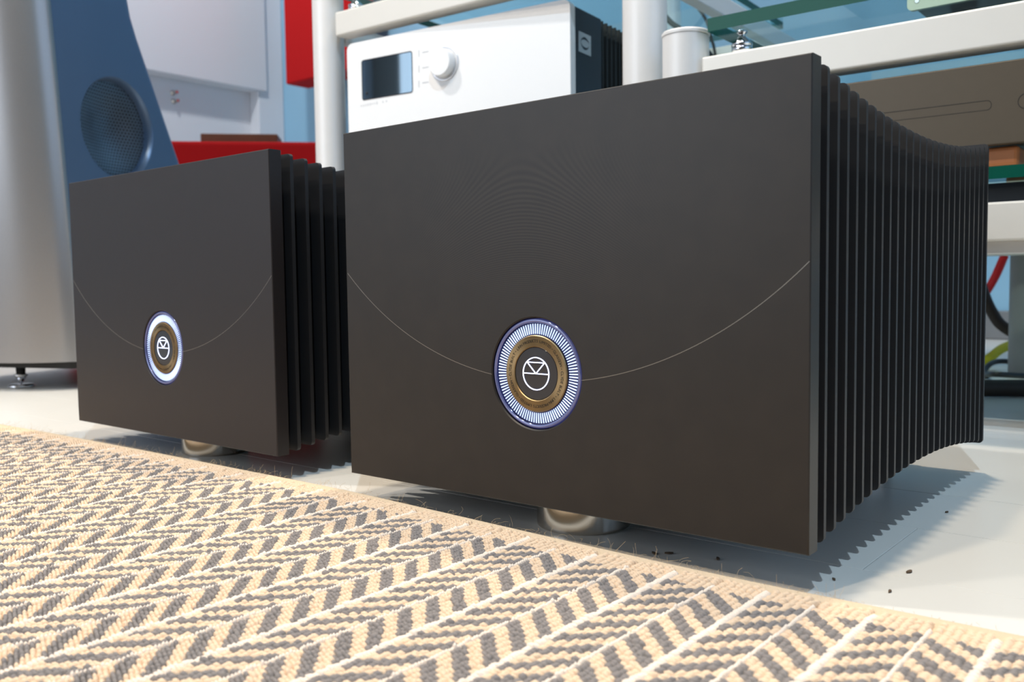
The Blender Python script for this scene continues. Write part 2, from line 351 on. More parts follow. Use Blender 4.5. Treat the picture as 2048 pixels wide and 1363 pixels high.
# ------------------------------------------------------------------ power amplifiers
W, H, TP = .35, .2511, .0123
DX, DZ, DR = -.1743, .0837, .0350
def circ(n, r, y, ph=0): return [(DX+r*math.cos(2*PI*k/n+ph), y, DZ+r*math.sin(2*PI*k/n+ph)) for k in range(n)]
def make_panel():
    angs = [2*PI*k/96 for k in range(96)]
    for cx in (-W, 0):
        for cz in (0, H): angs.append(math.atan2(cz-DZ, cx-DX) % (2*PI))
    angs = sorted(set(round(a, 6) for a in angs)); n = len(angs)
    def rect(a, x0, x1, z0, z1):
        c, s = math.cos(a), math.sin(a); t = 1e9
        if c > 1e-9: t = min(t, (x1-DX)/c)
        if c < -1e-9: t = min(t, (x0-DX)/c)
        if s > 1e-9: t = min(t, (z1-DZ)/s)
        if s < -1e-9: t = min(t, (z0-DZ)/s)
        return DX+c*t, DZ+s*t
    b = .0006; rings = []
    rings.append([(DX+DR*math.cos(a), .0065, DZ+DR*math.sin(a)) for a in angs])
    rings.append([(DX+DR*math.cos(a), .0006, DZ+DR*math.sin(a)) for a in angs])
    rings.append([(DX+(DR+.0008)*math.cos(a), 0, DZ+(DR+.0008)*math.sin(a)) for a in angs])
    r = [rect(a, -W+b, -b, b, H-b) for a in angs]; rings.append([(p[0], 0, p[1]) for p in r])
    r = [rect(a, -W, 0, 0, H) for a in angs]; rings.append([(p[0], b, p[1]) for p in r]); rings.append([(p[0], TP-b, p[1]) for p in r])
    r = [rect(a, -W+b, -b, b, H-b) for a in angs]; rings.append([(p[0], TP, p[1]) for p in r])
    m = MB(); vs = [p for R in rings for p in R]; fs = []
    for i in range(len(rings)-1):
        for k in range(n): fs.append((i*n+k, i*n+(k+1) % n, (i+1)*n+(k+1) % n, (i+1)*n+k))
    m.add(vs, fs); m.add(vs, [tuple(range(6*n, 7*n)), tuple(range(n))]); return m
def annulus(m, r0, r1, y, n=96, mi=0):
    vs = circ(n, r0, y)+circ(n, r1, y); m.add(vs, [(k, (k+1) % n, n+(k+1) % n, n+k) for k in range(n)], mi); return m
def ribbon(m, pts, wd, y0, y1):
    # flat strip along 2D points (x, z), with a little thickness
    n = len(pts); L = []; Rr = []
    for i in range(n):
        a = pts[max(i-1, 0)]; b = pts[min(i+1, n-1)]; dx, dz = b[0]-a[0], b[1]-a[1]; l = math.hypot(dx, dz) or 1
        nx, nz = -dz/l*wd/2, dx/l*wd/2; L.append((pts[i][0]+nx, pts[i][1]+nz)); Rr.append((pts[i][0]-nx, pts[i][1]-nz))
    vs = [(p[0], y0, p[1]) for p in L]+[(p[0], y0, p[1]) for p in Rr]+[(p[0], y1, p[1]) for p in L]+[(p[0], y1, p[1]) for p in Rr]
    fs = []
    for i in range(n-1): fs += [(i, i+1, n+i+1, n+i), (i, 2*n+i, 2*n+i+1, i+1), (n+i, n+i+1, 3*n+i+1, 3*n+i)]
    return m.add(vs, fs)
def char_meshes(chars, size):
    out = {}
    for ch in set(chars):
        cu = bpy.data.curves.new('glyph', 'FONT'); cu.body = ch; cu.size = size; cu.align_x = 'CENTER'; cu.align_y = 'CENTER'; cu.resolution_u = 2
        o = bpy.data.objects.new('glyph', cu); C.objects.link(o); bpy.context.view_layer.update()
        me = o.evaluated_get(bpy.context.evaluated_depsgraph_get()).to_mesh()
        out[ch] = ([v.co[:] for v in me.vertices], [tuple(p.vertices) for p in me.polygons])
        bpy.data.objects.remove(o); bpy.data.curves.remove(cu)
    return out
def fin_mesh(i):
    u = (i-12)/12; h = .0171+.001*u-.0147*u*u-.0004*u**3
    y0 = .0206+.0149*i; r = .003
    return MB().prism(rrect(-W, 0, h, H-h, r, 4), 'y', y0, y0+.0033)
def make_amp(name, label, panel_mat, loc, rz):
    root = thing(name, label, 'amplifier', loc, rz, 'monoblock power amplifiers')
    make_panel().obj('front_panel', panel_mat, root)
    cx, cz, cr = -.1745, .3299, .2508
    for sgn in (-1, 1):
        pts = []; m = MB()
        for k in range(61):
            x = sgn*(.0352+(.1738-.0352)*k/60); pts.append((cx+x, cz-math.sqrt(cr*cr-x*x)))
        ribbon(m, pts, .00038, -.0001, .0002).obj('engraved_arc', 'arc', root)
    for i in range(25): fin_mesh(i).obj('cooling_fin', 'fin', root)
    MB().box(-W+.055, -.055, TP, .378, .024, H-.024, .002).obj('body_core', 'core', root)
    rp = MB().box(-W+.05, -.05, .3815, .386, .02, H-.02, .002).obj('rear_panel', 'fin', root)
    for x, z in ((-.10, .08), (-.10, .12), (-.14, .08), (-.14, .12), (-.25, .12)): MB().lathe([(.009, .386), (.009, .400), (.006, .401)], (x, 0, z), 'y', 16).obj('terminal', 'steel', rp)
    for fx, fy in ((-.175, .0525), (-.09, .33), (-.26, .33)):
        f = MB().lathe([(.0305, 0), (.0313, .0008), (.0315, .002), (.0315, .0202), (.030, .0222), (.022, .026), (.022, .034)], (fx, fy, -FZ), 'z', 56, crease=True)
        f.obj('foot', 'steel', root)
    # the dial
    d = MB(); d.lathe([(.0344, .0055), (.0344, .0014), (.0338, .0006), (.0326, .0004), (.0320, .0012)], (DX, 0, DZ), 'y', 96, cap=False)
    dial = d.obj('dial_rim', 'dialrim', root)
    e = MB(); annulus(e, .0238, .0321, .0022); e.obj('light_ring', 'dialbase', dial)
    e = MB(); nb = 100
    for k in range(nb):
        a = 2*PI*(k+.5)/nb; ca, sa = math.cos(a), math.sin(a); r0, r1 = .0247, .0312; w0, w1 = .00034, .00046
        def P(r, t, yy): return (DX+r*ca-t*sa, yy, DZ+r*sa+t*ca)
        e.add([P(r0, -w0, .0021), P(r0, w0, .0021), P(r1, w1, .0021), P(r1, -w1, .0021), P(r0+.0004, 0, .0013), P(r1-.0004, 0, .0013)],
              [(0, 3, 5, 4), (1, 4, 5, 2), (0, 4, 1), (3, 2, 5)])
    o = e.obj('light_bars', 'bar_led', dial); o['kind'] = 'stuff'
    e = MB().lathe([(.0241, .0024), (.0241, .0010), (.0236, .0005), (.0172, .0005), (.0167, .0009), (.0167, .0026)], (DX, 0, DZ), 'y', 96, cap=False, crease=True)
    ring = e.obj('bronze_ring', 'bronze', root)
    txt = 'LINN PRODUCTS LIMITED \u2022 GLASGOW \u2022 CLYDE BUILT \u2022 '*2
    G = GLY; e = MB(); rr = .0204
    wd = [{' ': .55, 'I': .5, '\u2022': .6, 'M': 1.25, 'W': 1.35}.get(ch, 1.0) for ch in txt]; tot = sum(wd); acc = 0
    st = PI*.5+math.radians(46)
    for ch, wch in zip(txt, wd):
        a = st-2*PI*(acc+wch/2)/tot; acc += wch
        if ch == ' ': continue
        vs, fs = G[ch]
        e.add([(DX+(rr+v[1])*math.cos(a)+v[0]*math.sin(a), .00035, DZ+(rr+v[1])*math.sin(a)-v[0]*math.cos(a)) for v in vs], fs)
    e.obj('engraved_lettering', 'ink', ring)
    e = MB().lathe([(.0166, .0024), (.0166, .0012), (.0162, .0010)], (DX, 0, DZ), 'y', 64, cap=False)
    vs = circ(64, .0162, .0010); e.add(vs, [tuple(range(64))]); disc = e.obj('centre_disc', 'dialglass', root)
    e = MB(); lr = .0101; N = 64
    ribbon(e, [(DX+lr*math.cos(2*PI*k/N), DZ+lr*math.sin(2*PI*k/N)) for k in range(N+1)], .00062, .0006, .00095)
    ribbon(e, [(DX-lr, DZ), (DX+lr, DZ)], .00062, .0006, .00095)
    tx, tz = .0068, .0070
    ribbon(e, [(DX-tx, DZ+tz), (DX+tx, DZ+tz)], .00062, .0006, .00095)
    ribbon(e, [(DX-tx, DZ+tz), (DX, DZ)], .00062, .0006, .00095); ribbon(e, [(DX+tx, DZ+tz), (DX, DZ)], .00062, .0006, .00095)
    e.obj('lit_emblem', 'logo', disc)
    return root
GLY = char_meshes('LINPRODUCTSMEGAWYB\u2022', .0026)
make_amp('power_amplifier', 'black finned power amplifier with ring-textured front standing before the white-fronted amplifier', 'panel', (0, 0, FZ), 0)
make_amp('power_amplifier', 'black finned power amplifier standing between the grey loudspeaker and the other amplifier', 'panel2', (-.4492, .0067, FZ), -.0066)

# ------------------------------------------------------------------ the rug
rug = thing('rug', 'flat-woven rug with grey herringbone strokes on beige jute', 'rug')
RH = .008
_ex = np.array([-2.2, -.94, -.84, -.64, -.36, -.1, -.03, .07, .6]); _ey = np.array([-.02, -.0095, -.004, .001, .004, -.0095, -.0115, -.0085, -.004])
_gx = np.linspace(-2.2, .6, 561); _k = np.exp(-.5*(np.linspace(-3, 3, 41))**2); _k /= _k.sum()
_gy = np.convolve(np.pad(np.interp(_gx, _ex, _ey), 20, mode='edge'), _k, 'valid')
def edge(x): return np.interp(x, _gx, _gy)
XT, PER, PY = -.0902, .0517, .0184
# base with rolled edge
m = MB(); xs = np.linspace(-1.7, .55, 120); prof = [(-1.15, .0), (-1.15, RH-.0035), (-.012, RH-.0036), (-.0055, RH-.0026), (-.0030, RH-.0004), (-.0003, RH-.0012), (.0010, RH*.5), (.0002, .0)]
vs = []; n = len(prof)
for x in xs:
    e = float(edge(x))
    for a, z in prof: vs.append((x, e+a if a > -1 else a, z))
fs = [(i*n+k, i*n+k+1, (i+1)*n+k+1, (i+1)*n+k) for i in range(len(xs)-1) for k in range(n-1)]
m.add(vs, fs, 0, True); m.add(vs, [tuple(range(n)), tuple(range((len(xs)-1)*n, len(xs)*n))])
def rug_base_material():
    mt = mat('rug_ground', (208, 182, 150), .95, 0, .1, noise=0, bump=0); nt = mt.node_tree; b = nt.nodes['Principled BSDF']
    tc = nt.nodes.new('ShaderNodeTexCoord'); sp = nt.nodes.new('ShaderNodeSeparateXYZ'); nt.links.new(tc.outputs['Object'], sp.inputs[0])
    xm = math_node(nt, 'PINGPONG', math_node(nt, 'SUBTRACT', sp.outputs[0], XT), PER/2)
    ph = math_node(nt, 'FRACT', math_node(nt, 'DIVIDE', math_node(nt, 'ADD', math_node(nt, 'ADD', sp.outputs[1], 10*PY+.0575), xm), PY))
    g = math_node(nt, 'LESS_THAN', ph, .5)
    far = math_node(nt, 'LESS_THAN', sp.outputs[1], -.05)
    mx = nt.nodes.new('ShaderNodeMix'); mx.data_type = 'RGBA'; mx.inputs['A'].default_value = lin((214, 190, 160)); mx.inputs['B'].default_value = lin((118, 112, 108))
    nt.links.new(math_node(nt, 'MULTIPLY', g, far), mx.inputs['Factor']); nt.links.new(mx.outputs['Result'], b.inputs['Base Color'])
    n = nt.nodes.new('ShaderNodeTexNoise'); n.inputs['Scale'].default_value = 500; nt.links.new(tc.outputs['Object'], n.inputs['Vector'])
    bp = nt.nodes.new('ShaderNodeBump'); bp.inputs['Strength'].default_value = .6; bp.inputs['Distance'].default_value = .001
    nt.links.new(n.outputs['Fac'], bp.inputs['Height']); nt.links.new(bp.outputs['Normal'], b.inputs['Normal']); return mt
M['rug_base'] = rug_base_material()
m.obj('rug_ground', 'rug_base', rug)

def stitches(name, pos, half, rot, matname, hgt=.0020, z=RH-.0042):
    # pos (n,2), half (n,2), rot (n): low domes, one mesh
    n = len(pos); K = 8
    a = np.arange(K)*2*PI/K
    ring0 = np.stack([np.cos(a), np.sin(a), np.zeros(K)], 1); ring1 = np.stack([.72*np.cos(a), .66*np.sin(a), np.full(K, .72)], 1)
    T = np.concatenate([ring0, ring1, [[.0, 0, 1.0]]]); nv = len(T)
    P = np.empty((n, nv, 3)); lx = T[None, :, 0]*half[:, None, 0]; ly = T[None, :, 1]*half[:, None, 1]
    c, s = np.cos(rot)[:, None], np.sin(rot)[:, None]
    P[:, :, 0] = pos[:, None, 0]+lx*c-ly*s; P[:, :, 1] = pos[:, None, 1]+lx*s+ly*c
    tilt = rng.normal(0, .10, n)[:, None]
    P[:, :, 2] = z+T[None, :, 2]*(hgt*(1+rng.normal(0, .10, n)))[:, None]+lx*tilt*(T[None, :, 2] > 0)
    q = []
    for k in range(K): q.append((k, (k+1) % K, K+(k+1) % K, K+k))
    quads = np.array(q); tris = np.array([(K+k, K+(k+1) % K, 2*K) for k in range(K)])
    off = (np.arange(n)*nv)[:, None, None]
    Q = (quads[None]+off).reshape(-1, 4); Tt = (tris[None]+off).reshape(-1, 3)
    me = bpy.data.meshes.new(name); me.vertices.add(n*nv); me.vertices.foreach_set('co', P.reshape(-1))
    loops = np.concatenate([Q.reshape(-1), Tt.reshape(-1)]); me.loops.add(len(loops)); me.loops.foreach_set('vertex_index', loops.astype(np.int32))
    npol = len(Q)+len(Tt); me.polygons.add(npol)
    me.polygons.foreach_set('loop_start', np.concatenate([np.arange(len(Q))*4, len(Q)*4+np.arange(len(Tt))*3]).astype(np.int32))
    me.polygons.foreach_set('use_smooth', np.ones(npol, bool)); me.materials.append(M[matname]); me.update(calc_edges=True); me.validate()
    o = link(name, me, rug); o['kind'] = 'stuff'; return o
bei, gry, cre, bord = [], [], [], []
DYS = PY/8; CW = .0038
kx0, kx1 = int(math.floor((-1.22-XT)/PER)), int(math.ceil((.32-XT)/PER))
def visible(x, y): return (y > -.46) & (y > -.012-.40*(x+1.16)-.12) & (y > -.50)
for kx in range(kx0, kx1+1):
    xc = XT+kx*PER
    for sg in (-1, 1):
        for k in range(6):
            xm = .0011+CW*(k+.5); x = xc+sg*xm
            j = np.arange(-232, 36); yy = -.0575+j*DYS-xm; yy = yy+rng.normal(0, .00016, len(j)); xx = x+rng.normal(0, .00016, len(j))
            e = edge(xx); ok = (yy < e-.005) & visible(xx, yy)
            g = ((j % 8) < 4) & (yy < e-.0235)
            jj = ok & g; gry += [(a, b, sg) for a, b in zip(xx[jj], yy[jj])]
            jj = ok & ~g; bei += [(a, b, sg) for a, b in zip(xx[jj], yy[jj])]
    j = np.arange(0, 260); yy = -.46+j*.0018+rng.normal(0, .0001, len(j)); xx = np.full(len(j), xc)
    ok = (yy < edge(xx)-.017) & visible(xx, yy); cre += [(a, b, 0) for a, b in zip(xx[ok], yy[ok])]
    xx = np.full(len(j), xc+PER/2); ok = (yy < edge(xx)-.011) & visible(xx, yy); cre += [(a, b, 2) for a, b in zip(xx[ok], yy[ok])]
def arr(l): return np.array(l, float)
for nm, L, mt in (('grey_stitches', gry, 'rug_g'), ('beige_stitches', bei, 'rug_b')):
    A = arr(L); n = len(A)
    stitches(nm, A[:, :2], np.stack([.00300*(1+rng.normal(0, .07, n)), .00155*(1+rng.normal(0, .07, n))*(.98 if nm[0] == 'g' else .98)], 1), A[:, 2]*-.30+rng.normal(0, .06, n), mt, .0037 if nm[0] == 'g' else .0035)
A = arr(cre); n = len(A)
stitches('cream_line_stitches', A[:, :2], np.stack([np.where(A[:, 2] > 1, .0033, .0016), np.full(n, .0012)], 1), rng.normal(0, .05, n), 'rug_c', .0038)
# loose fibres along the edge
m = MB()
for _ in range(1300):
    x = random.uniform(-.95, .02) if random.random() < .85 else random.uniform(0, .2); y = float(edge(x))+random.uniform(-.004, .001); z = RH*random.uniform(.3, .9)
    L = random.choice((.002, .003, .004, .0065, .010)) if x < .02 else .0025; az = random.gauss(PI/2, .9); el = random.uniform(.0, 1.2); cu = random.gauss(0, .9)
    pts = [Vector((x, y, z))]
    for s in range(4):
        d = Vector((math.cos(az)*math.cos(el), math.sin(az)*math.cos(el), math.sin(el))); pts.append(pts[-1]+d*L/4); az += cu*.5; el += random.gauss(-.1, .3)
    for p in pts: p.z = max(p.z, .0006)
    m.tube(pts, .00006, 3)
o = m.obj('loose_fibres', 'fuzz', rug); o['kind'] = 'stuff'

# ------------------------------------------------------------------ loudspeaker
SA = math.radians(111); sc0 = onz(150, 738, .034)
spk = thing('loudspeaker', 'tall blue-grey loudspeaker with silver front and round side woofer on spikes', 'loudspeaker', (sc0[0], sc0[1], 0), SA-PI/2)
# local frame: +y runs back along the side, +x points out of the side, the front faces -y
ZB, ZT = .046, 1.18
def depth_at(z): return .155+(.657-z)*.498 if z < .62 else max(.10, .1734-(z-.62)*.22)
def lean(z): return -.035*((z-ZB)/.6)**1.2 if z > ZB else 0
def section(z, n=8):
    d = depth_at(z); f = lean(z); wd = .34-.10*(z/ZT); r = .012; rb = min(.022, d*.3); out = []
    for k in range(n+1): a = -PI/2+PI/2*k/n; out.append((-r+r*math.cos(a), f+r+r*math.sin(a)))
    for k in range(n+1): a = PI/2*k/n; out.append((-rb+rb*math.cos(a), d-rb+rb*math.sin(a)))
    for k in range(n+1): a = PI/2+PI/2*k/n; out.append((-wd+rb+rb*math.cos(a), d-rb+rb*math.sin(a)))
    for k in range(n+1): a = PI+PI/2*k/n; out.append((-wd+r+r*math.cos(a), f+r+r*math.sin(a)))
    return out
def loft(m, secs, zs, smooth=True, cap=True):
    n = len(secs[0]); vs = [(p[0], p[1], z) for s_, z in zip(secs, zs) for p in s_]
    fs = [(i*n+k, i*n+(k+1) % n, (i+1)*n+(k+1) % n, (i+1)*n+k) for i in range(len(zs)-1) for k in range(n)]
    m.add(vs, fs, 0, smooth)
    if cap: m.add(vs, [tuple(range(n)), tuple(range((len(zs)-1)*n, len(zs)*n))])
    return m
zs = np.linspace(ZB, ZT, 36)
cabm = loft(MB(), [section(z) for z in zs], zs).mesh('cabinet', 'cab')
def cut(me, cutter):
    a = link('cut_a', me); b = cutter.obj('cut_b', 'cab'); md = a.modifiers.new('hole', 'BOOLEAN'); md.operation = 'DIFFERENCE'; md.object = b; md.solver = 'EXACT'
    bpy.context.view_layer.update(); r = bpy.data.meshes.new_from_object(a.evaluated_get(bpy.context.evaluated_depsgraph_get()))
    bpy.data.objects.remove(a); bpy.data.objects.remove(b); return r
cabm = cut(cabm, MB().lathe([(.0850, .02), (.0850, -.035)], (0, .119, .433), 'x', 96)); cabm.name = 'cabinet'
for p_ in cabm.polygons:
    if p_.normal.x > .995: p_.use_smooth = False
link('cabinet', cabm, spk)
def baffle(z, n=18):
    f = lean(z); wd = .34-.10*(z/ZT); out = []
    for k in range(n+1):                     # bowed silver front from the side edge round to the far edge
        t = k/n; x = .003-t*(wd+.006); b = (1-abs(2*t-1)**3.2); out.append((x, f-.012-.034*b+.014*(1-b)))
    for k in range(n+1):
        t = 1-k/n; x = .003-t*(wd+.006); out.append((x, f+.012))
    return out
loft(MB(), [baffle(z) for z in zs], zs).obj('front_baffle', 'baffle', spk)
pz = [.034, .0458]
loft(MB(), [[(x*.97-.004, .008+(y_-.004)*.97) for x, y_ in section(.05)]]*2, pz, False).obj('plinth', 'black', spk)
wc = (0, .119, .433)
g = MB(); g.lathe([(.0853, .0002), (.0842, -.0006), (.0820, -.004), (.0800, -.010), (.0790, -.0165)], wc, 'x', 72, cap=False); g.obj('woofer_surround', 'cab', spk)
g = MB(); prof = [(.0791*(1-k/14), -.0150-.017*math.sin(PI/2*k/14)**1.5) for k in range(14)]+[(.0002, -.032)]
g.lathe(prof, (0, 0, 0), 'y', 72, cap=False)
gr = g.obj('woofer_grille', 'grille', spk, wc); gr.rotation_euler = (0, 0, -PI/2)
for k, (u, v) in enumerate(((40, 776), (-500, 800), (-200, 760))):
    if k == 0:
        q = onz(43, 774, 0); lx = (q[0]-sc0[0]); ly = q[1]-sc0[1]; c, s = math.cos(-(SA-PI/2)), math.sin(-(SA-PI/2)); px, py = lx*c-ly*s, lx*s+ly*c
    else: px, py = ((-.26, .04), (-.17, .33))[k-1]
    sp_ = MB().lathe([(.0008, .0055), (.006, .014), (.010, .0195), (.010, .022), (.007, .0225), (.0075, .0345)], (px, py, 0), 'z', 24).obj('spike', 'chrome', spk)
    MB().lathe([(.019, .0002), (.020, .001), (.020, .0035), (.018, .0055), (.001, .0055)], (px, py, 0), 'z', 32).obj('floor_disc', 'chrome', sp_)

# ------------------------------------------------------------------ equipment racks
def post(parent, x, y, r, z1, cap=True):
    p = MB().lathe([(r, 0), (r, z1-.002), (r-.002, z1)], (x, y, 0), 'z', 48, crease=True).obj('post', 'silver', parent)
    return p
def stud(parent, x, y, z, h):
    MB().lathe([(.0115, z), (.0115, z+h*.26), (.0105, z+h*.28), (.0118, z+h*.30), (.0118, z+h*.40), (.004, z+h*.72), (.0036, z+h*.78), (.0060, z+h*.84), (.0062, z+h*.93), (.003, z+h)], (x, y, 0), 'z', 28).obj('shelf_stud', 'chrome', parent)
def glass(name, label, x0, x1, y0, y1, z0, z1, loc, rz, group):
    r = thing(name, label, 'glass shelf', (loc[0], loc[1], z0), rz, group)
    m = MB(); t = z1-z0; m.box(x0, x1, y0, y1, 0, t)
    m.m = [0, 0, 1, 1, 1, 1]
    m.obj('glass_pane', ['glass', 'gedge'], r); return r
# rack carrying the white-fronted unit
RA = math.radians(3.0); oa = (-.989, .535)
ra = thing('equipment_rack', 'tall silver tube equipment rack around the white-fronted unit', 'rack', (oa[0], oa[1], 0), RA)
def to_local(P, o, a): dx, dy = P[0]-o[0], P[1]-o[1]; return dx*math.cos(a)+dy*math.sin(a), -dx*math.sin(a)+dy*math.cos(a)
pl = ony(659, 150, .553); pr_ = ony(1289.5, 100, .592)
l1 = to_local(pl, oa, RA); l2 = to_local(pr_, oa, RA)
post(ra, l1[0], l1[1], .0255, 1.5); post(ra, l2[0], l2[1], .0285, 1.5)
rl = to_local((-.77, 1.215), oa, RA); post(ra, rl[0], rl[1], .0285, 1.5)
ZA0, ZA1 = .540+FZ, .578+FZ
for z0, z1 in ((ZA0, ZA1), (.172+FZ, .211+FZ)):
    MB().box(0, l2[0]-.030, 0, .030, z0, z1, .003).obj('cross_bar', 'ivory', ra)
    MB().box(l1[0]+.02, l2[0]-.03, .595, .645, z0, z1, .003).obj('cross_bar', 'ivory', ra)
    for xx in (l1[0]+.012, l2[0]-.012):
        MB().box(xx-.010, xx+.010, l1[1]+.02, l1[1]+.60, z0, z1-.008, .002).obj('side_rail', 'silver', ra)
for z in (ZA1, .211+FZ):
    for xx, yy in ((.033, .015), (.49, .015), (.033, .615), (.49, .615)): stud(ra, xx, yy, z, .021)
glass('glass_shelf', 'greenish glass shelf above the white-fronted unit', .01, l2[0]-.035, -.005, .632, ZA1+.0215, ZA1+.0335, oa, RA, 'glass rack shelves')
glass('glass_shelf', 'greenish glass shelf beneath the white-fronted unit', .01, l2[0]-.035, -.005, .632, .211+FZ+.0215, .211+FZ+.0335, oa, RA, 'glass rack shelves')

# rack to the right
RB = math.radians(1.2); ob = (-.335, .529)
rb = thing('equipment_rack', 'low silver equipment rack with short capped post and glass shelves', 'rack', (ob[0], ob[1], 0), RB)
pc = ony(1371.5, 120, .545); l3 = to_local(pc, ob, RB)
cyl = MB().lathe([(.0275, 0), (.0275, .452), (.0285, .4525), (.0285, .4555), (.0275, .457)], (l3[0], l3[1], 0), 'z', 56, crease=True).obj('post', 'silver', rb)
zb0, zb1 = .3605+FZ, .399+FZ; BL = .84
MB().box(0, BL, 0, .032, zb0, zb1, .0022).obj('cross_bar', 'ivory', rb)
MB().box(0, BL, 0, .032, .175+FZ, .2125+FZ, .0022).obj('cross_bar', 'ivory', rb)
MB().box(.01, BL-.01, .012, .05, .163+FZ, .1752+FZ, .001).obj('bracket', 'silver', rb)
MB().box(0, BL, .64, .70, zb0, zb1, .0022).obj('cross_bar', 'ivory', rb)
MB().box(0, BL, .64, .70, .175+FZ, .2125+FZ, .0022).obj('cross_bar', 'ivory', rb)
MB().box(.02, BL-.02, .04, .05, .205+FZ, .2340+FZ, .001).obj('gap_darkening_strip', 'dark', rb)  # dark strip added so the gap under the glass reads dark
post(rb, BL+.03, .02, .0285, .457)
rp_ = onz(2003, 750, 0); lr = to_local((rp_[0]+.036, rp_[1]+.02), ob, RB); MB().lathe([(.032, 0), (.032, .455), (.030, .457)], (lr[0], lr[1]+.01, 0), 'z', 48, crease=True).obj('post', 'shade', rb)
sd = ony(1484, 90, .545); ls = to_local(sd, ob, RB)
for xx, yy in ((ls[0], ls[1]), (.70, .016), (ls[0], .655), (.70, .655)):
    stud(rb, xx, yy, zb1, .0268); stud(rb, xx, yy, .2125+FZ, .0222)
gl = to_local(ony(1417, 65, .5295), ob, RB)
glass('glass_shelf', 'thick green-edged glass shelf above the dark brown unit', gl[0], BL-.02, -.002, .672, zb1+.0270, zb1+.0420, ob, RB, 'glass rack shelves')
glass('glass_shelf', 'glass shelf beneath the dark brown unit with wooden blocks on it', .02, BL-.02, .004, .672, .2125+FZ+.0225, .2125+FZ+.0345, ob, RB, 'glass rack shelves')
GT = .2125+FZ+.0345

# dark brown disc player on wooden blocks
cp = thing('disc_player', 'dark brown flat disc player with slim tray slot on wooden blocks', 'disc player', (-.27, .5375, GT), RB)
CZ0, CZ1 = .268+FZ-GT, .347+FZ-GT
MB().box(0, .46, 0, .012, CZ0, CZ1, .0012).obj('front_plate', 'brown', cp)
MB().box(.004, .456, .012, .36, CZ0+.003, CZ1-.002, .002).obj('housing', 'dark', cp)
sl = to_local(ony(1981, 212, .5375), (-.27, .5375), RB)[0]
s0 = rrect(sl-.20, sl, .3020+FZ-GT, .3115+FZ-GT, .0042, 6); s1 = rrect(sl-.1995, sl-.0005, .3024+FZ-GT, .3110+FZ-GT, .0039, 6)
n = len(s0); tr = MB(); tr.add([(p[0], -.0003, p[1]) for p in s0]+[(p[0], -.0003, p[1]) for p in s1], [(k, (k+1) % n, n+(k+1) % n, n+k) for k in range(n)])
tr.obj('tray_slot', 'slot', cp)
tr = MB(); vs = []; cx = to_local(ony(2051, 203, .5375), (-.27, .5375), RB)[0]
for r in (.0075, .0068): vs += [(cx+r*math.cos(2*PI*k/32), -.0003, .3065+FZ-GT+r*math.sin(2*PI*k/32)) for k in range(32)]
tr.add(vs, [(k, (k+1) % 32, 32+(k+1) % 32, 32+k) for k in range(32)]); tr.obj('button_outline', 'slot', cp)
wx = to_local(ony(2036, 310, .5500), (-.27, .5375), RB)[0]
bxm = MB().box(-.035, 0, 0, .05, 0, CZ0-.0004, .0045).mesh('wooden_block', 'wood')
lb = {0: 'orange-brown wooden block under the dark brown player beside the amplifier fins', 1: 'wooden block under the far end of the dark brown player', 2: 'wooden block under the back of the dark brown player'}
for k, (xx, yy) in enumerate(((wx, .013), (.44, .013), (.235, .30))):
    q = Vector((-.27, .5375, 0))+Matrix.Rotation(RB, 3, 'Z') @ Vector((xx, yy, 0))
    tag(link('wooden_block', bxm, None, (q.x, q.y, GT+.0002), RB), lb[k], 'block', 'wooden blocks under the player')

# pale unit on the upper glass shelf
g1 = zb1+.0420; fb = onz(1814, 23, g1+.012)
pu = thing('power_supply', 'pale faceplate box with rounded corners on the upper glass shelf', 'audio box', (fb[0], fb[1], g1), 0)
pf = MB(); pf.prism(rrect(0, .40, .012, .11, .006), 'y', 0, .006); fp = pf.obj('front_plate', 'pale', pu)
MB().box(.006, .394, .006, .26, .015, .107, .002).obj('housing', 'dark', pu)
for x, z in ((.011, .022), (.389, .022), (.011, .099), (.389, .099)): MB().lathe([(.0024, -.0006), (.0030, 0)], (x, 0, z), 'y', 16).obj('screw', 'steel', fp)
for x, y_ in ((.05, .05), (.35, .05), (.05, .22), (.35, .22)): MB().lathe([(.014, 0), (.015, .001), (.015, .012), (.012, .0152)], (x, y_, 0), 'z', 24).obj('foot', 'black', pu)

# white-fronted unit
WA = math.radians(6.1); wo = (-.967, .536+.004)
GA = .211+FZ+.0335
wu = thing('integrated_amplifier', 'white-fronted amplifier with dark display, round knob and black finned side', 'amplifier', (wo[0], wo[1], GA), WA)
ww = .409; wz1 = .5245+FZ-GA; wz0 = .018
fr = MB(); fr.prism(rrect(0, ww, wz0, wz1, .011, 8), 'y', 0, .014)
fpl = fr.obj('front_plate', 'whiteamp', wu)
def loc_w(u, v):
    n = np.array([-math.sin(WA), math.cos(WA), 0]); d = ray(u, v); P = CAM+d*((n@np.array([wo[0], wo[1], 0]))-n@CAM)/(n@d)
    l = to_local(P, wo, WA); return l[0], P[2]-GA
d0 = loc_w(723, 123); d1 = loc_w(826, 184); d2 = loc_w(826, 99); d3 = loc_w(724, 202)
dz0, dz1 = (d1[1]+d3[1])/2, (d0[1]+d2[1])/2
s0 = rrect(d0[0], d1[0], dz0, dz1, .004, 5); s1 = rrect(d0[0]+.0015, d1[0]-.0015, dz0+.0015, dz1-.0015, .003, 5)
fm = MB(); n = len(s0); fm.add([(p[0], -.0006, p[1]) for p in s0]+[(p[0], -.0002, p[1]) for p in s1], [(k, (k+1) % n, n+(k+1) % n, n+k) for k in range(n)])
bz = fm.obj('display_bezel', 'dark', fpl)
sm_ = MB(); sm_.add([(p[0], -.0003, p[1]) for p in s1], [tuple(range(len(s1)))]); sm_.obj('display', 'screen', wu)
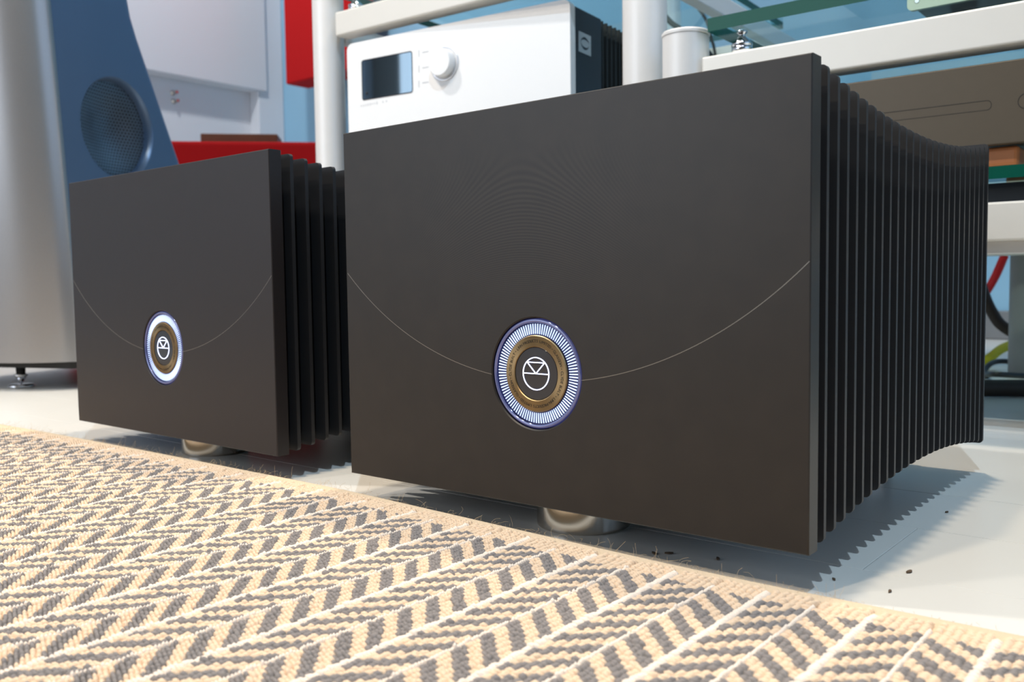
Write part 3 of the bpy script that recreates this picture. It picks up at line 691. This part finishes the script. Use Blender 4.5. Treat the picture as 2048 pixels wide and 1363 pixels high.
sn = MB().lathe([(.0001, -.0007), (.0022, -.0007), (.0022, 0)], (d0[0]+.010, 0, dz0+.010), 'y', 16); sn.obj('sensor', 'core', bz)
kc = loc_w(889, 127)
MB().lathe([(.0262, 0), (.0262, -.0012), (.0250, -.0018), (.0225, -.0008)], (kc[0], 0, kc[1]), 'y', 48, cap=False).obj('knob_ring', 'knob', wu)
MB().lathe([(.0205, 0), (.0205, -.003), (.0202, -.0125), (.0192, -.0140), (.0001, -.0140)], (kc[0], 0, kc[1]), 'y', 48, cap=False, crease=True).obj('volume_knob', 'whiteamp', wu)
pm = MB()
for (u, v) in ((838, 107), (838, 138), (838, 168)):
    a = loc_w(u, v); pm.box(a[0]-.0006, a[0]+.0006, -.0003, 0, a[1]-.005, a[1]+.005); a = loc_w(u+13, v-3)
    pm.box(a[0]-.006, a[0]+.006, -.0003, 0, a[1]-.0006, a[1]+.0008)
rs = random.Random(3)
for seg in ((723, 211.5, 754, 205.5, 8), (766, 203.5, 773, 202, 2)):
    for k in range(seg[4]):
        t = k/max(1, seg[4]-1); a = loc_w(seg[0]+(seg[2]-seg[0])*t, seg[1]+(seg[3]-seg[1])*t); h = rs.uniform(.0012, .0026)
        pm.box(a[0]-.0008, a[0]+.0008, -.0003, 0, a[1]-h, a[1]+h*.8)
pm.obj('printed_markings', 'print', fpl)['kind'] = 'stuff'
MB().box(.004, ww-.004, .014, .10, wz0+.003, wz1-.004, .002).obj('side_case', 'dark', wu)
for k in range(16):
    MB().box(.006, ww-.006, .106+k*.014, .1095+k*.014, wz0+.004, wz1-.005).obj('cooling_fin', 'core', wu)
MB().box(.03, ww-.03, .10, .335, wz0+.01, wz1-.02).obj('body_core', 'core', wu)
bp_ = MB().box(ww-.004, ww-.0034, .030, .066, wz1-.064, wz1-.036).obj('side_badge', 'badge', wu)
em = MB()
for sg in (-1, 1):
    pts = [(.048+.013*math.cos(a), wz1-.050+sg*(.0095*math.sin(a)-.0025)) for a in np.linspace(.35, PI-.15, 18)]
    L = []
    for i, p_ in enumerate(pts):
        wdd = .0016*(1-abs(2*i/17-1))+.0002; L.append((p_, wdd))
    vs = [(ww-.0031, p_[0], p_[1]+w_) for p_, w_ in L]+[(ww-.0031, p_[0], p_[1]-w_) for p_, w_ in L]; n = len(L)
    em.add(vs, [(i, i+1, n+i+1, n+i) for i in range(n-1)])
em.obj('eye_emblem', 'dark', bp_)
for x, y_ in ((.04, .05), (ww-.04, .05), (.04, .30), (ww-.04, .30)): MB().lathe([(.02, 0), (.021, .001), (.021, .016), (.018, .0185)], (x, y_, 0), 'z', 24).obj('foot', 'black', wu)

# ------------------------------------------------------------------ cables
def cable(name, label, pts, r, m, group=None):
    return tag(MB().tube(spline(pts), r, 10).obj(name, m), label, 'cable', group)
P = lambda u, v, Y: tuple(ony(u, v, Y))
cable('cable', 'bright red cable hanging behind the low rack', [P(2050, 430, 1.40), P(2012, 505, 1.40), P(1978, 575, 1.42), P(1900, 690, 1.46), P(1850, 712, 1.47)], .0075, 'cred')
cable('cable', 'dark brown braided cable curving behind the low rack', [P(1930, 470, 1.34), P(1965, 580, 1.33), P(1985, 625, 1.33), P(2010, 655, 1.33), P(2080, 690, 1.33), P(2140, 700, 1.33)], .0095, 'cbrn')
cable('cable', 'yellow cable lying on the floor behind the rack post', [P(1880, 738, 1.36), P(1965, 722, 1.38), P(2010, 694, 1.42), P(2090, 670, 1.5), P(2200, 690, 1.52)], .0085, 'cyel')
cable('cable', 'thin black looped cable lying behind the rack post', [(*onz(2060, 752, .005)[:2], .005), (*onz(1990, 757, .005)[:2], .012), P(1968, 748, 1.24), P(1980, 728, 1.3), P(2006, 722, 1.34), P(2060, 728, 1.36)], .0045, 'cblk')
q = [onz(u, 776, .012) for u in (1800, 1900, 1990, 2060, 2150)]
cable('cable', 'thick black cable lying on the white floor before the rack post', [(a[0], a[1], .0122) for a in q], .0118, 'cbrn')
cable('cable', 'black cable hanging behind the upper glass shelf', [P(1372, -40, 1.15), P(1390, 5, 1.15), P(1412, 40, 1.15), P(1422, 75, 1.15), P(1430, 105, 1.15), P(1440, 180, 1.15)], .0028, 'cblk')
cable('cable', 'black plug lead behind the short capped post', [P(1290, -20, 1.12), P(1335, 38, 1.12), P(1360, 58, 1.12), P(1410, 98, 1.12), P(1450, 150, 1.14)], .0052, 'cblk')

# crumbs on the floor
for k, (u, v, s) in enumerate(((1308, 1104, .0022), (1338, 1104, .0026), (1436, 1115, .0022), (1819, 1141, .0026), (1668, 1156, .0016), (1780, 1180, .0018), (1894, 1022, .0016))):
    q = onz(u, v, .001); a = random.uniform(0, 3); m = MB()
    m.prism([(s*math.cos(t)*(1+.35*math.sin(3*t)), s*.45*math.sin(t)) for t in np.linspace(0, 2*PI, 9)[:-1]], 'z', .00025, .0011)
    tag(m.obj('floor_crumb', 'crumb', None, (q[0], q[1], 0), a), 'tiny dark crumb on the shaded floor between the rug and an amplifier' if k < 3 else 'tiny dark crumb on the open white floor beside the amplifier fins', 'crumb', 'crumbs on the floor')
